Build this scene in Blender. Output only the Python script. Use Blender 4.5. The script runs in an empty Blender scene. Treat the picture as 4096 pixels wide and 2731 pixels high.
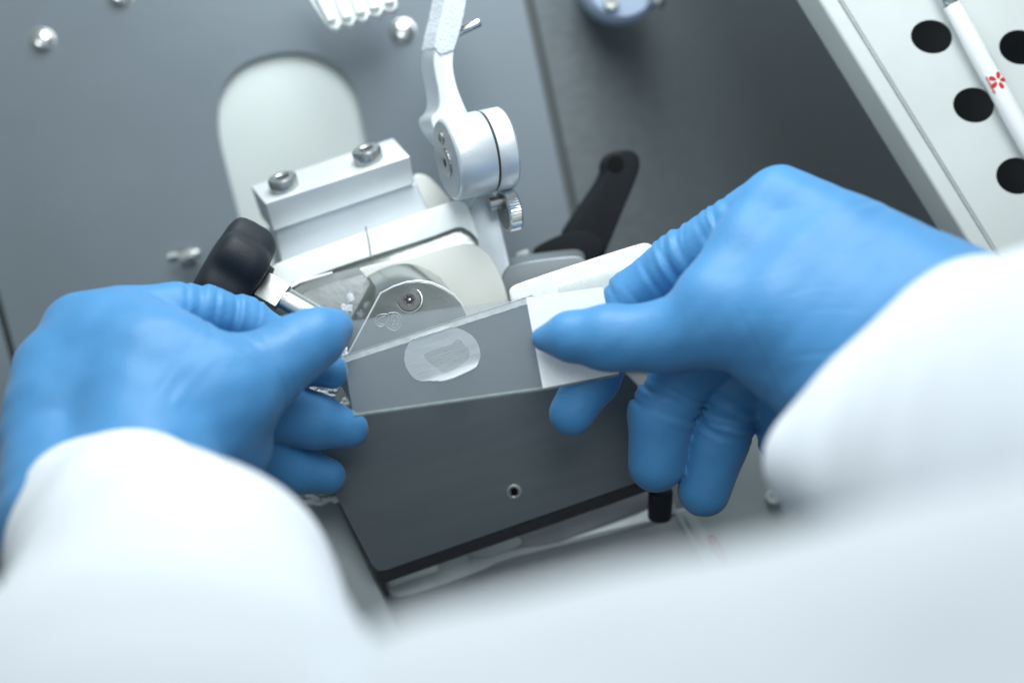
import bpy, bmesh, math, random
import numpy as np
from mathutils import Vector, Matrix, noise
from mathutils.geometry import tessellate_polygon
random.seed(7)
S = bpy.context.scene
C = S.collection
# ------------------------------------------------------------------ camera, world, lamps, exposure
FOC, DIST = 85.0, 700.0                       # mm
K = FOC / 36.0 * 4096.0
M3 = Matrix.Rotation(math.radians(55), 3, 'X') @ Matrix.Rotation(math.radians(-17), 3, 'Z')
def W(v): return (M3 @ Vector(v)) * 0.001     # bench coordinates in mm -> world in m
def P(px, py, z=0.0):                         # point at height z (mm) above the cutting plane
    return Vector(((px - 2048) * (DIST - z) / K, -(py - 1365.5) * (DIST - z) / K, z))
cam = bpy.data.cameras.new('camera'); co = bpy.data.objects.new('camera', cam); C.objects.link(co)
cam.lens = FOC; cam.sensor_width = 36; cam.clip_start = .01; cam.clip_end = 100
co.matrix_world = Matrix.Translation(W((0, 0, DIST))) @ M3.to_4x4()
cam.dof.use_dof = True; cam.dof.focus_distance = DIST * .001; cam.dof.aperture_fstop = 4.0
S.camera = co
w = bpy.data.worlds.new('World'); S.world = w; w.use_nodes = True
bg = w.node_tree.nodes['Background']; bg.inputs[1].default_value = .56
_n = w.node_tree.nodes; _l = w.node_tree.links; _tc = _n.new('ShaderNodeTexCoord'); _sx = _n.new('ShaderNodeSeparateXYZ'); _rp = _n.new('ShaderNodeValToRGB')
_l.new(_tc.outputs['Generated'], _sx.inputs[0]); _mr = _n.new('ShaderNodeMapRange'); _mr.inputs[1].default_value = -1; _mr.inputs[2].default_value = 1
_l.new(_sx.outputs[2], _mr.inputs[0]); _l.new(_mr.outputs[0], _rp.inputs[0]); _l.new(_rp.outputs[0], bg.inputs[0])   # dim lab below, pale lit ceiling above
_rp.color_ramp.elements[0].position = .40; _rp.color_ramp.elements[0].color = (.16, .20, .225, 1)
_rp.color_ramp.elements[1].position = .98; _rp.color_ramp.elements[1].color = (.86, 1.0, 1.0, 1)
def area(name, loc, target, size, power, col=(1, 1, 1), size_y=None):
    l = bpy.data.lights.new(name, 'AREA'); l.energy = power; l.color = col; l.size = size
    if size_y: l.shape = 'RECTANGLE'; l.size_y = size_y
    o = bpy.data.objects.new(name, l); C.objects.link(o)
    o.location = W(loc); d = W(target) - W(loc); o.rotation_euler = d.to_track_quat('-Z', 'Y').to_euler()
    return o
area('overhead_light', (-30, 340, 110), (-10, 0, -60), .22, 1.9, (.95, 1.0, 1.0))  # added light close above the back wall, grades it from top to bottom
area('overhead_light', (150, 1050, 2050), (40, -40, 60), .9, 19.5, (.96, 1.0, 1.0))
S.view_settings.view_transform = 'Standard'; S.view_settings.look = 'None'
S.view_settings.exposure = 0.0; S.view_settings.gamma = 1.0; S.view_settings.use_curve_mapping = False
S.render.engine = 'CYCLES'

# ------------------------------------------------------------------ materials
def mat(name, col, rough=.5, metal=0., var=.06, vscale=60., bump=.0, bscale=400., stretch=None, alpha=1., spec=.5, coat=0., sss=0., sheen=0., rvar=.1):
    m = bpy.data.materials.new(name); m.use_nodes = True
    nt = m.node_tree; N = nt.nodes; L = nt.links; p = N['Principled BSDF']
    tc = N.new('ShaderNodeTexCoord'); mp = N.new('ShaderNodeMapping'); L.new(tc.outputs['Object'], mp.inputs[0])
    if stretch:
        mp.inputs['Rotation'].default_value = stretch[0]; mp.inputs['Scale'].default_value = stretch[1]
    nz = N.new('ShaderNodeTexNoise'); nz.inputs['Scale'].default_value = vscale; nz.inputs['Detail'].default_value = 6
    L.new(mp.outputs[0], nz.inputs[0])
    cr = N.new('ShaderNodeMapRange'); cr.inputs[1].default_value = .3; cr.inputs[2].default_value = .7
    cr.inputs[3].default_value = 1 - var; cr.inputs[4].default_value = 1 + var
    L.new(nz.outputs[0], cr.inputs[0])
    mx = N.new('ShaderNodeVectorMath'); mx.operation = 'SCALE'; mx.inputs[0].default_value = col
    L.new(cr.outputs[0], mx.inputs['Scale']); L.new(mx.outputs[0], p.inputs['Base Color'])
    rr = N.new('ShaderNodeMapRange'); rr.inputs[1].default_value = .3; rr.inputs[2].default_value = .7
    rr.inputs[3].default_value = max(.02, rough * (1 - rvar)); rr.inputs[4].default_value = min(1, rough * (1 + rvar))
    L.new(nz.outputs[0], rr.inputs[0]); L.new(rr.outputs[0], p.inputs['Roughness'])
    p.inputs['Metallic'].default_value = metal; p.inputs['Alpha'].default_value = alpha
    p.inputs['Specular IOR Level'].default_value = spec; p.inputs['Coat Weight'].default_value = coat
    p.inputs['Sheen Weight'].default_value = sheen
    if sss:
        p.inputs['Subsurface Weight'].default_value = sss; p.inputs['Subsurface Scale'].default_value = .002
    if bump:
        n2 = N.new('ShaderNodeTexNoise'); n2.inputs['Scale'].default_value = bscale; n2.inputs['Detail'].default_value = 5
        L.new(mp.outputs[0], n2.inputs[0]); b = N.new('ShaderNodeBump'); b.inputs['Strength'].default_value = bump
        b.inputs['Distance'].default_value = .0004; L.new(n2.outputs[0], b.inputs['Height']); L.new(b.outputs[0], p.inputs['Normal'])
    return m
BR = ((0, 0, 0), (1, 14, 14))
MT = dict(
 wall=mat('brushed_steel_wall', (.160, .192, .222), .46, .65, .08, 9, .06, 300, rvar=.15),
 wall_shaded=mat('shaded_steel_wall', (.165, .19, .205), .5, .5, .05, 25, .08, 300, BR),  # wall steel copied for the shaded right panel
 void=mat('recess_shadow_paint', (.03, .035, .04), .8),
 slot=mat('white_plastic_slot', (.50, .55, .55), .55, 0, .03, 20, sss=.1),
 steel=mat('polished_steel', (.62, .64, .64), .22, 1, .06, 200, .05, 900),
 steel_dull=mat('dull_steel', (.40, .42, .42), .36, .95, .08, 120, .1, 700),
 alu=mat('anodised_aluminium', (.62, .67, .72), .42, .55, .04, 60, .12, 1500),
 alu_bright=mat('bright_aluminium', (.66, .70, .73), .40, .4, .03, 60, .06, 900),
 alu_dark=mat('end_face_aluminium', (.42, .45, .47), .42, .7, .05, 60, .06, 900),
 white=mat('white_plastic', (.86, .89, .89), .45, 0, .03, 90, .15, 500, sss=.15),
 frosty=mat('frosted_white', (.86, .9, .92), .8, 0, .05, 500, .3, 1400, sss=.2),
 armfrost=mat('arm_hoar_frost', (.55, .60, .66), .85, 0, .06, 500, .6, 1400),
 cream=mat('cream_enamel', (.66, .68, .65), .38, .1, .03, 60, .05, 600),
 mirror=mat('ground_steel', (.36, .39, .38), .2, .95, .16, 90, .08, 900),
 jawshade=mat('shaded_jaw_steel', (.22, .24, .24), .33, .85, .3, 45, .1, 900),  # darker jaw steel: the front's dim reflection put into its colour
 facet=mat('ground_steel_frosted', (.25, .27, .275), .42, .7, .2, 120, .2, 700),
 black=mat('black_rubber', (.016, .020, .027), .55, 0, .1, 200, .35, 2200, spec=.3),
 blackpl=mat('black_lever_plastic', (.010, .012, .015), .6, 0, .1, 100, .1, 900, spec=.12),
 hole_shade=mat('recess_shade_black', (.004, .004, .005), .7, spec=.1),  # black standing in for shade in the lever hole and plate screw
 screw=mat('blackened_steel', (.17, .17, .175), .3, .9, .12, 300, .1, 900),
 plate=mat('dark_coated_plate', (.195, .222, .242), .42, .5, .035, 26, .07, 500, BR),
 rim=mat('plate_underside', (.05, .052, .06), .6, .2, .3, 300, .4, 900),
 basegrey=mat('grey_enamel', (.28, .305, .325), .5, .2, .06, 80, .06, 700),
 basepale=mat('pale_grey_enamel', (.27, .31, .32), .5, .2, .06, 60, .1, 700),
 lever=mat('pale_cast_metal', (.38, .41, .42), .5, .25, .08, 120, .3, 1100),
 levermid=mat('mid_cast_metal', (.20, .215, .235), .5, .25, .1, 100, .3, 1100),
 ptray=mat('pale_tray_enamel', (.60, .64, .64), .45, .15, .06, 28, .06, 500),
 pen=mat('white_pen_plastic', (.86, .88, .90), .18, 0, .01, 50, coat=.5),
 red=mat('red_ink', (.60, .03, .03), .45),
 darkred=mat('dark_red_plastic', (.12, .02, .02), .4),
 bluecap=mat('blue_grey_plastic', (.34, .42, .56), .5, 0, .04, 60),
 snow=mat('frost_snow', (.85, .88, .9), .9, 0, .06, 600, 1., 1500),
 coat=mat('white_cotton', (.69, .735, .80), .9, 0, .02, 60, .12, 2500, sheen=.2),
 blade=mat('blade_steel', (.80, .83, .82), .4, .15, .15, 500, .3, 1200),
 label=mat('frosted_label_end', (.88, .90, .93), .75, 0, .04, 1200),
 seam=mat('dark_seam', (.07, .085, .092), .6),
)
def glove_mat():
    m = mat('blue_nitrile', (.052, .220, .465), .52, 0, .06, 30, .25, 700, spec=.4, sheen=.12)
    return m
MT['glove'] = glove_mat()
def glass_mat():
    m = mat('slide_glass', (.55, .62, .68), .12, 0, .0, 50, alpha=.21, spec=.5)  # pale colour at low alpha paints the hazy reflection on the glass
    return m
MT['glass'] = glass_mat()
MT['glassedge'] = mat('slide_glass_edge', (.27, .33, .33), .3, 0, .15, 500, alpha=.6)
MT['clear'] = mat('clear_acrylic', (.72, .78, .76), .15, 0, .0, 50, alpha=.30)
def section_mat(name, col, alpha, sc):
    m = mat(name, col, .45, 0, .0, 50, alpha=alpha)
    nt = m.node_tree; N = nt.nodes; L = nt.links; p = N['Principled BSDF']
    tc = N.new('ShaderNodeTexCoord'); mp = N.new('ShaderNodeMapping')
    mp.inputs['Scale'].default_value = (1, 18, 18); L.new(tc.outputs['Object'], mp.inputs[0])
    mp.inputs['Rotation'].default_value = (0, 0, .0)
    nz = N.new('ShaderNodeTexNoise'); nz.inputs['Scale'].default_value = sc; nz.inputs['Detail'].default_value = 8
    nz.inputs['Distortion'].default_value = .6
    L.new(mp.outputs[0], nz.inputs[0])
    b = N.new('ShaderNodeBump'); b.inputs['Strength'].default_value = .6; b.inputs['Distance'].default_value = .0003
    L.new(nz.outputs[0], b.inputs['Height']); L.new(b.outputs[0], p.inputs['Normal'])
    r = N.new('ShaderNodeMapRange'); r.inputs[1].default_value = .38; r.inputs[2].default_value = .6
    r.inputs[3].default_value = alpha - .1; r.inputs[4].default_value = min(1, alpha + .06)
    L.new(nz.outputs[0], r.inputs[0]); L.new(r.outputs[0], p.inputs['Alpha'])
    return m
MT['section'] = section_mat('frozen_compound_film', (.92, .95, .98), .98, 130)
MT['tissue'] = section_mat('grey_tissue_film', (.50, .51, .50), .36, 300)

# ------------------------------------------------------------------ builders (all shapes in bench mm)
class G:
    def __init__(s): s.v = []; s.f = []
    def add(s, vs, fs):
        b = len(s.v); s.v += [Vector(x) for x in vs]; s.f += [tuple(b + i for i in f) for f in fs]; return s
    def join(s, o): return s.add(o.v, o.f)
def recalc(g, bev=0, seg=2, ang=28):
    bm = bmesh.new(); vs = [bm.verts.new(v) for v in g.v]
    for f in g.f:
        try: bm.faces.new([vs[i] for i in f])
        except ValueError: pass
    bmesh.ops.recalc_face_normals(bm, faces=bm.faces)
    if bev:
        es = [e for e in bm.edges if len(e.link_faces) == 2 and e.calc_face_angle(0) > math.radians(ang)]
        bmesh.ops.bevel(bm, geom=es, offset=bev, segments=seg, profile=.6, affect='EDGES', clamp_overlap=True)
    bm.verts.index_update()
    r = G(); r.v = [v.co.copy() for v in bm.verts]; r.f = [tuple(v.index for v in f.verts) for f in bm.faces]
    bm.free(); return r
def prism(pts, vec, bev=0, seg=2, holes=()):
    vec = Vector(vec); rings = [[Vector(p) for p in pts]] + [[Vector(p) for p in h] for h in holes]
    allp = [p for r in rings for p in r]; n = len(allp); g = G(); vs = allp + [p + vec for p in allp]; fs = []
    if holes:
        for t in tessellate_polygon(rings): fs.append(tuple(t)); fs.append(tuple(i + n for i in t))
    else:
        fs.append(tuple(range(n))); fs.append(tuple(range(n, 2 * n)))
    b = 0
    for r in rings:
        m = len(r)
        for i in range(m):
            j = (i + 1) % m; fs.append((b + i, b + j, b + n + j, b + n + i))
        b += m
    g.add(vs, fs); return recalc(g, bev, seg)
def pl(pts, z):
    zf = z if callable(z) else (lambda x, y: z)
    return [P(p[0], p[1], p[2] if len(p) > 2 else zf(p[0], p[1])) for p in pts]
def smooth(pts, n=3, closed=True):                 # Chaikin corner cutting
    for _ in range(n):
        q = []; m = len(pts)
        for i in range(m if closed else m - 1):
            a = pts[i]; b = pts[(i + 1) % m]
            q.append(tuple(.75 * x + .25 * y for x, y in zip(a, b))); q.append(tuple(.25 * x + .75 * y for x, y in zip(a, b)))
        pts = q if closed else [pts[0]] + q + [pts[-1]]
    return pts
def hexa(front, back, bev=.4, seg=2):
    return recalc(G().add([Vector(p) for p in front] + [Vector(p) for p in back],
        [(0, 1, 2, 3), (4, 5, 6, 7), (0, 1, 5, 4), (1, 2, 6, 5), (2, 3, 7, 6), (3, 0, 4, 7)]), bev, seg)
def frame(axis):
    a = Vector(axis).normalized(); t = Vector((0, 0, 1)) if abs(a.z) < .9 else Vector((1, 0, 0))
    u = a.cross(t).normalized(); return a, u, a.cross(u).normalized()
def lathe(prof, base, axis, n=48, rf=None):
    a, u, v = frame(axis); base = Vector(base); g = G(); vs = []; fs = []
    for r, h in prof:
        for i in range(n):
            t = 2 * math.pi * i / n; rr = r * (rf(t, h) if rf else 1)
            vs.append(base + a * h + (u * math.cos(t) + v * math.sin(t)) * rr)
    for k in range(len(prof) - 1):
        for i in range(n):
            j = (i + 1) % n; fs.append((k * n + i, k * n + j, (k + 1) * n + j, (k + 1) * n + i))
    fs.append(tuple(range(n))); fs.append(tuple((len(prof) - 1) * n + i for i in range(n)))
    g.add(vs, fs); return recalc(g)
def tube(path, rad, n=20):
    path = [Vector(p) for p in path]; vs = []; fs = []; up = None
    for i, p in enumerate(path):
        d = (path[min(i + 1, len(path) - 1)] - path[max(i - 1, 0)]).normalized()
        if up is None: _, u, v = frame(d)
        else: u = (up - d * up.dot(d)).normalized(); v = d.cross(u)
        up = u; r = rad[i] if isinstance(rad, (list, tuple)) else rad
        for k in range(n):
            t = 2 * math.pi * k / n; vs.append(p + (u * math.cos(t) + v * math.sin(t)) * r)
    for i in range(len(path) - 1):
        for k in range(n):
            j = (k + 1) % n; fs.append((i * n + k, i * n + j, (i + 1) * n + j, (i + 1) * n + k))
    fs.append(tuple(range(n))); fs.append(tuple((len(path) - 1) * n + k for k in range(n)))
    return recalc(G().add(vs, fs))
def hexsock(base, axis, r, depth):                 # six sided recess wall, seen from above
    a, u, v = frame(axis); base = Vector(base)
    ring = [base + (u * math.cos(k * math.pi / 3) + v * math.sin(k * math.pi / 3)) * r for k in range(6)]
    return ring
def tag(o, label=None, cat=None, group=None, kind=None):
    if label: o['label'] = label
    if cat: o['category'] = cat
    if group: o['group'] = group
    if kind: o['kind'] = kind
    return o
ORG = {}
def mesh_obj(name, g, m, parent=None, org=None, smoothf=True, ang=35):
    if org is None: org = ORG[parent.name] if parent else W(sum(g.v, Vector()) / len(g.v))
    me = bpy.data.meshes.new(name); me.from_pydata([W(v) - org for v in g.v], [], g.f); me.update()
    me.materials.append(MT[m] if isinstance(m, str) else m)
    if smoothf:
        me.polygons.foreach_set('use_smooth', [True] * len(me.polygons))
        try: me.set_sharp_from_angle(angle=math.radians(ang))
        except Exception: pass
    o = bpy.data.objects.new(name, me); C.objects.link(o)
    if parent: o.parent = parent
    else: o.location = org
    ORG[o.name] = org
    return o
def thing(name, label, cat, base, group=None):
    o = bpy.data.objects.new(name, None); C.objects.link(o); o.empty_display_size = .005
    o.location = W(base); ORG[o.name] = W(base); tag(o, label, cat, group); return o
def struct(name, g, m): return tag(mesh_obj(name, g, m), kind='structure')
def copy_tree(o, parent=None, shift=None):
    c = o.copy(); C.objects.link(c); c.parent = parent
    if shift is not None and parent is None: c.location = o.location + shift
    for ch in list(o.children): copy_tree(ch, c)
    return c

# ------------------------------------------------------------------ chamber walls
ZW = -85.0
def seam(y, off=0): return (2112 + .215 * y + off, y)
slot = smooth([(868, 520), (872, 380), (950, 262), (1090, 212), (1215, 205), (1340, 250), (1425, 350), (1450, 480), (1520, 800), (1650, 1400), (1080, 1400), (960, 880), (900, 660)], 3)
lseam = lambda y: (-330 + .278 * y, y)
back = [lseam(-900), seam(-900, -18), seam(2600, -18), lseam(2600)]
struct('wall_back', prism(pl(back, ZW), (0, 0, -2.2), 0, 2, [pl(slot, ZW)]), 'wall')
struct('wall_left', prism(pl([(-2400, -900), (-330 - 250 - 26, -900), (-330 + 723 - 26, 2600), (-2400, 2600)], ZW - 1.5), (0, 0, -7), .8), 'wall')
rw = G(); cols = 24; ys = [-900, 0, 900, 1800, 2700]
for i in range(cols + 1):
    f = i / cols
    for y in ys:
        x = seam(y, 22)[0] + f * 2600; rw.v.append(P(x, y, ZW - .5) + Vector((0, 0, -260 * f ** 1.35)) )
for i in range(cols):
    for j in range(len(ys) - 1):
        a = i * len(ys) + j; rw.f.append((a, a + 1, a + len(ys) + 1, a + len(ys)))
struct('wall_right', rw, 'wall_shaded')  # bent back steeply: the panel's shade is put into its shape
g = prism(pl([seam(-900, -60), seam(-900, 60), seam(2600, 60), seam(2600, -60)], ZW - 4), (0, 0, -3))
g.join(prism(pl([(-330 - 250 - 60, -900), (-330 - 250 + 40, -900), (-330 + 723 + 40, 2600), (-330 + 723 - 60, 2600)], ZW - 6), (0, 0, -3)))
struct('wall_recess', g, 'seam')
t = mesh_obj('slot_cover', prism([P(x * 1.0 + 0, y, ZW - 2.6) for x, y in [(780, 120), (1540, 120), (1800, 1500), (980, 1500)]], (0, 0, -3), .5), 'slot')
tag(t, 'white plastic cover filling the arched slot in the back wall', 'cover')
def dome_bolt(name, px, py, r, label, group='round headed bolts on the chamber wall'):
    b = P(px, py, ZW); th = thing(name, label, 'bolt', b, group)
    n = 16; prof = [(r * 1.12, -.5), (r * 1.12, .25), (r, .3)]
    prof += [(r * math.cos(a), .3 + r * .62 * math.sin(a)) for a in [math.pi / 2 * .76 * k / n for k in range(n + 1)]]
    rs = prof[-1][0]; top = prof[-1][1]
    prof += [(rs * .92, top), (rs * .85, top - .9), (.01, top - 1.1)]
    mesh_obj('bolt_head', lathe(prof, b, (0, 0, 1), 40), 'steel', th)
    return th
b0 = dome_bolt('wall_bolt', 168, 167, 4.0, 'shiny round headed bolt at far left of the chamber wall')
b1 = copy_tree(b0, None, W(P(478, -14, ZW)) - W(P(168, 167, ZW)))
b1['label'] = 'round bolt cut by the upper frame edge, left of the white ribbed grip'
b2 = copy_tree(b0, None, W(P(1610, 130, ZW)) - W(P(168, 167, ZW)))
b2['label'] = 'shiny round bolt between the white ribbed grip and the frosted arm'
# far bolt behind the black knob
th = thing('hinge_pin', 'blurred bright steel pin poking out behind the black star knob', 'pin', P(740, 1030, ZW + 12))
mesh_obj('pin_shaft', tube([P(675, 1030, ZW + 10), P(800, 1010, ZW + 10)], 1.7), 'steel', th)
mesh_obj('pin_head', lathe([(.01, -3), (3.2, -2.6), (3.6, 0), (3.2, 2.6), (.01, 3)], P(755, 1030, ZW + 12), (.95, .25, .1), 32), 'steel', th)
# blue grey cap at the top
th = thing('hose_cap', 'blue grey round cap with a small bolt at the upper frame edge', 'cap', P(2480, -60, ZW))
mesh_obj('cap_body', lathe([(13.5, -10), (13.5, 4), (12.8, 6.5), (11, 8), (.01, 8.6)], P(2480, -68, ZW + 4), (.05, -.1, 1), 64), 'bluecap', th)
mesh_obj('cap_bolt', lathe([(2.4, 0), (2.4, 1.5), (2, 2.1), (1.2, 2.1), (1.1, 1.2), (.01, 1.1)], P(2443, 15, ZW + 12), (0, 0, 1), 32), 'steel_dull', th)
mesh_obj('cap_pin', tube([P(2600, -10, ZW + 12), P(2650, 18, ZW + 16)], 1.7), 'steel', th)

# ------------------------------------------------------------------ white ribbed grip
edge = [(1150, -160), (1238, 0), (1300, 95), (1322, 113), (1347, 116), (1359, 110), (1362, 97), (1380, 94), (1386, 101), (1405, 101), (1416, 93), (1419, 80), (1436, 77), (1441, 84), (1462, 82), (1472, 74), (1475, 62), (1491, 59), (1496, 66), (1518, 63), (1527, 53), (1530, 42), (1545, 40), (1552, 47), (1574, 43), (1588, 30), (1588, 8), (1560, -160)]
g = prism(pl(edge, -44), (0, 0, -8), .5, 2)
for (x0, y0, x1) in [(1334, 92, 1200), (1396, 82, 1290), (1450, 62, 1360), (1507, 44, 1432), (1566, 22, 1515)]:
    g.join(tube([P(x1, -160, -43.5), P(x0 - 8, y0 - 12, -43.5), P(x0, y0, -44.5)], [1.7, 1.7, 1.0], 16))
tag(mesh_obj('ribbed_grip', g, 'white'), 'white plastic grip with ribbed underside at the upper frame edge', 'grip')

# ------------------------------------------------------------------ specimen clamp bar with its two cap screws
th = thing('clamp_bar', 'square aluminium clamp bar with two cap screws before the arched slot', 'clamp', P(1350, 1000, -40))
mesh_obj('bar', hexa([P(1060, 815, -28), P(1640, 625, -28), P(1658, 735, -33), P(1092, 925, -33)],
                     [P(1003, 745, -43), P(1572, 552, -43), P(1615, 690, -50), P(1045, 868, -50)], .5, 3), 'alu_bright', th)
mesh_obj('bar_mount', hexa([P(1096, 922, -36), P(1664, 732, -36), P(1790, 1000, -40), P(1150, 1180, -40)],
                     [P(1066, 905, -60), P(1630, 700, -60), P(1750, 960, -60), P(1120, 1160, -60)], .8, 3), 'alu', th)
mesh_obj('mount_shoulder', prism(pl(smooth([(1640, 700), (1690, 692), (1735, 722), (1830, 835), (1760, 900), (1660, 860)], 2), -46), (0, 0, -12), 1.2, 3), 'cream', th)
nrm = Vector((-.24, .88, .42)).normalized()
for i, (x, y, z) in enumerate([(1140, 752, -34), (1476, 640, -34)]):
    prof = [(4.2, -1), (4.5, 0), (4.5, 3.2), (4.1, 3.8), (2.5, 3.9), (2.1, 3.6), (2.0, 3.0), (.01, 2.9)]
    s = mesh_obj('cap_screw', lathe(prof, P(x, y, z), nrm, 72, lambda t, h: 1 + (.012 * math.sin(36 * t) if .3 < h < 3.4 else 0)), 'steel_dull', th)
    s['label'] = ['left cap screw', 'right cap screw'][i]
    rg = hexsock(P(x, y, z) + nrm * 2.95, nrm, 1.9, 1)
    mesh_obj('socket', prism(rg, nrm * .2), 'void', s)

# ------------------------------------------------------------------ specimen head: white cover, cream housing, steel disc
th = thing('specimen_head', 'specimen head with white front cover, cream housing and steel jaw', 'specimen holder', P(1600, 1300, -30))
outer = smooth([(1080, 1100), (1090, 1062), (1140, 1040), (1785, 812), (1835, 798), (1872, 824), (1900, 905), (1915, 960)], 2, False)
inner = smooth([(1880, 925), (1840, 903), (1780, 925), (1717, 950), (1475, 1026), (1300, 1085), (1165, 1145), (1100, 1195)], 1, False)
mesh_obj('white_cover', prism(pl(outer + inner, lambda x, y: -26), (0, 0, -12), .7, 3), 'white', th)
mesh_obj('cover_joint', tube([P(1462, 905, -25.9), P(1474, 960, -25.9), P(1484, 1030, -25.9)], .22, 8), 'basegrey', th)
mesh_obj('glassy_band', prism(pl(smooth([(1090, 1180), (1475, 1000), (1830, 880), (1930, 930), (2010, 1060), (2070, 1260), (1900, 1400), (1200, 1420)], 1), -31), (0, 0, -8), .5), 'mirror', th)
mesh_obj('housing', prism(pl(smooth([(1140, 1190), (1330, 1105), (1480, 1060), (1640, 1030), (1780, 985), (1865, 972), (1925, 985), (1975, 1035), (2015, 1130), (2050, 1260), (1900, 1420), (1250, 1450)], 2), -24.5), (0, 0, -6), .8, 3), 'cream', th)
disc = [(1524, 1172), (1575, 1146), (1625, 1129), (1675, 1123), (1725, 1130), (1775, 1152), (1815, 1180), (1845, 1215), (1868, 1262), (1880, 1330), (1875, 1420), (1380, 1470), (1388, 1418)]
mesh_obj('steel_jaw', prism(pl(disc, -8), Vector((-4.6, 5.6, -13)), .45, 3), 'mirror', th)
mesh_obj('lower_jaw', prism(pl([(1165, 1205), (1230, 1165), (1330, 1130), (1452, 1098), (1482, 1130), (1440, 1330), (1385, 1440), (1170, 1420)], lambda x, y: -17), (-2, 2.5, -6), .4), 'facet', th)
mesh_obj('bright_edge_line', tube([P(1163, 1150, -22), P(1200, 1128, -22), P(1330, 1090, -22)], [.3, .5, .3], 10), 'white', th)  # white bar standing in for a bright edge line of clear plastic
ax = Vector((-.12, .16, 1)).normalized()
mesh_obj('jaw_front_shade', prism(pl([(1396, 1416), (1527, 1178)] + [(x - 2, y + 5) for x, y in disc[1:9]] + disc[9:11] + [(1388, 1450)], -7.9), (0, 0, -.3)), 'jawshade', th)  # thin sheet added to darken the jaw front
mesh_obj('bevel_glint', tube([P(x, y, -8.1) for x, y in [(1392, 1418)] + disc[:10]], .32, 8), 'alu_bright', th)  # bright tube: the bevel's highlight put into colour
b = P(1638, 1199, -7.8)
sc = mesh_obj('countersunk_screw', lathe([(3.55, -1), (3.55, .12), (3.35, .3), (1.75, .32), (1.6, .1), (.01, .05)], b, ax, 48), 'screw', th)
mesh_obj('screw_rim', lathe([(3.9, -.5), (3.9, .1), (3.6, .12), (3.56, -.3)], b, ax, 48), 'steel', sc)
star = []
for k in range(36):
    a = 2 * math.pi * k / 36; r = 1.25 + .22 * math.cos(6 * a); star.append(b + ax * .36 + Vector((math.cos(a) * r, math.sin(a) * r, 0)))
mesh_obj('screw_socket', prism(star, ax * -.2), 'void', sc)
mesh_obj('socket_glint', lathe([(.5, -.3), (.42, .0), (.01, .12)], b + ax * .4, ax, 16), 'steel', sc)
# engraved emblem: a C and a shield, crossed by a needle
def stroke(pts, r=.17, z=-7.85): return tube([P(x, y, z) for x, y in smooth(pts, 2, False)], r, 8)
g = stroke([(1541, 1300), (1520, 1308), (1503, 1296), (1498, 1276), (1510, 1262), (1534, 1256), (1550, 1258)])
g.join(stroke([(1535, 1296), (1516, 1296), (1508, 1280), (1520, 1268), (1542, 1264)], .1))
g.join(stroke([(1556, 1252), (1590, 1250), (1606, 1270), (1606, 1300), (1585, 1325), (1560, 1318), (1540, 1300), (1552, 1276), (1556, 1252)]))
g.join(stroke([(1564, 1262), (1588, 1260), (1597, 1278), (1594, 1300), (1580, 1314), (1560, 1304), (1552, 1296)], .1))
g.join(stroke([(1545, 1295), (1562, 1270), (1572, 1254)], .12)); g.join(stroke([(1552, 1300), (1568, 1274), (1578, 1256)], .1))
for x, y in [(1573, 1297), (1586, 1297), (1576, 1284)]: g.join(lathe([(.3, -.1), (.25, .15), (.01, .2)], P(x, y, -7.9), (0, 0, 1), 12))
mesh_obj('engraved_emblem', g, 'alu_dark', th)
# frost lumps on the lower jaw
def blob(px, py, z, rx, ry, rz, seed, amp=.35, n=3, freq=.5):
    bm = bmesh.new(); bmesh.ops.create_icosphere(bm, subdivisions=n, radius=1); c = P(px, py, z)
    for v in bm.verts:
        d = 1 + amp * noise.fractal(v.co * 1.6 + Vector((seed, 0, 0)), 1, 2, 4) + amp * .4 * noise.noise(v.co * 5 + Vector((seed, 3, 0)))
        v.co = c + Vector((v.co.x * rx * d, v.co.y * ry * d, v.co.z * rz * d))
    g = G(); bm.verts.index_update(); g.v = [v.co.copy() for v in bm.verts]; g.f = [tuple(v.index for v in f.verts) for f in bm.faces]; bm.free(); return g
g = blob(1385, 1235, -16.9, 1.6, 1.1, .25, 1, .8); g.join(blob(1402, 1190, -16.9, .8, 1.5, .2, 2, .8)); g.join(blob(1415, 1385, -15, .7, 1.3, .5, 9, .7))
mesh_obj('frost', g, 'armfrost', th)

# ------------------------------------------------------------------ frosted swing arm with hub
th = thing('swing_arm', 'aluminium swing arm with frosted upper half and round hub', 'arm', P(1960, 1050, -35))
front = [(1800, -160), (1880, -160), (1868, -20), (1852, 70), (1832, 150), (1816, 210), (1812, 270), (1826, 340), (1852, 410), (1885, 480), (1930, 560), (1860, 640), (1760, 560), (1724, 500), (1722, 470), (1748, 446), (1757, 415), (1753, 365), (1739, 300), (1731, 240), (1742, 180), (1765, 90), (1782, 0)]
front = smooth(front, 2)
zarm = lambda x, y: -24 + (max(0, 300 - y)) * .02
mesh_obj('arm_bar', prism(pl(front, -22), (-4.0, .4, -9), .5, 3), 'alu', th)
fr = [(1803, -160), (1884, -160), (1871, -20), (1856, 70), (1835, 150), (1817, 205), (1790, 214), (1760, 222), (1740, 196), (1752, 130), (1766, 80), (1782, 0)]
gf = prism([p + Vector((.0, 0, .5)) for p in pl(fr, -22)], (-4.4, .4, -10), .6, 3)
bm = bmesh.new(); vs = [bm.verts.new(v) for v in gf.v]
for f in gf.f: bm.faces.new([vs[i] for i in f])
bmesh.ops.triangulate(bm, faces=bm.faces)
for _ in range(4): bmesh.ops.subdivide_edges(bm, edges=[e for e in bm.edges if e.calc_length() > .7], cuts=1, use_grid_fill=True); bmesh.ops.triangulate(bm, faces=bm.faces)
bm.normal_update()
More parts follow.
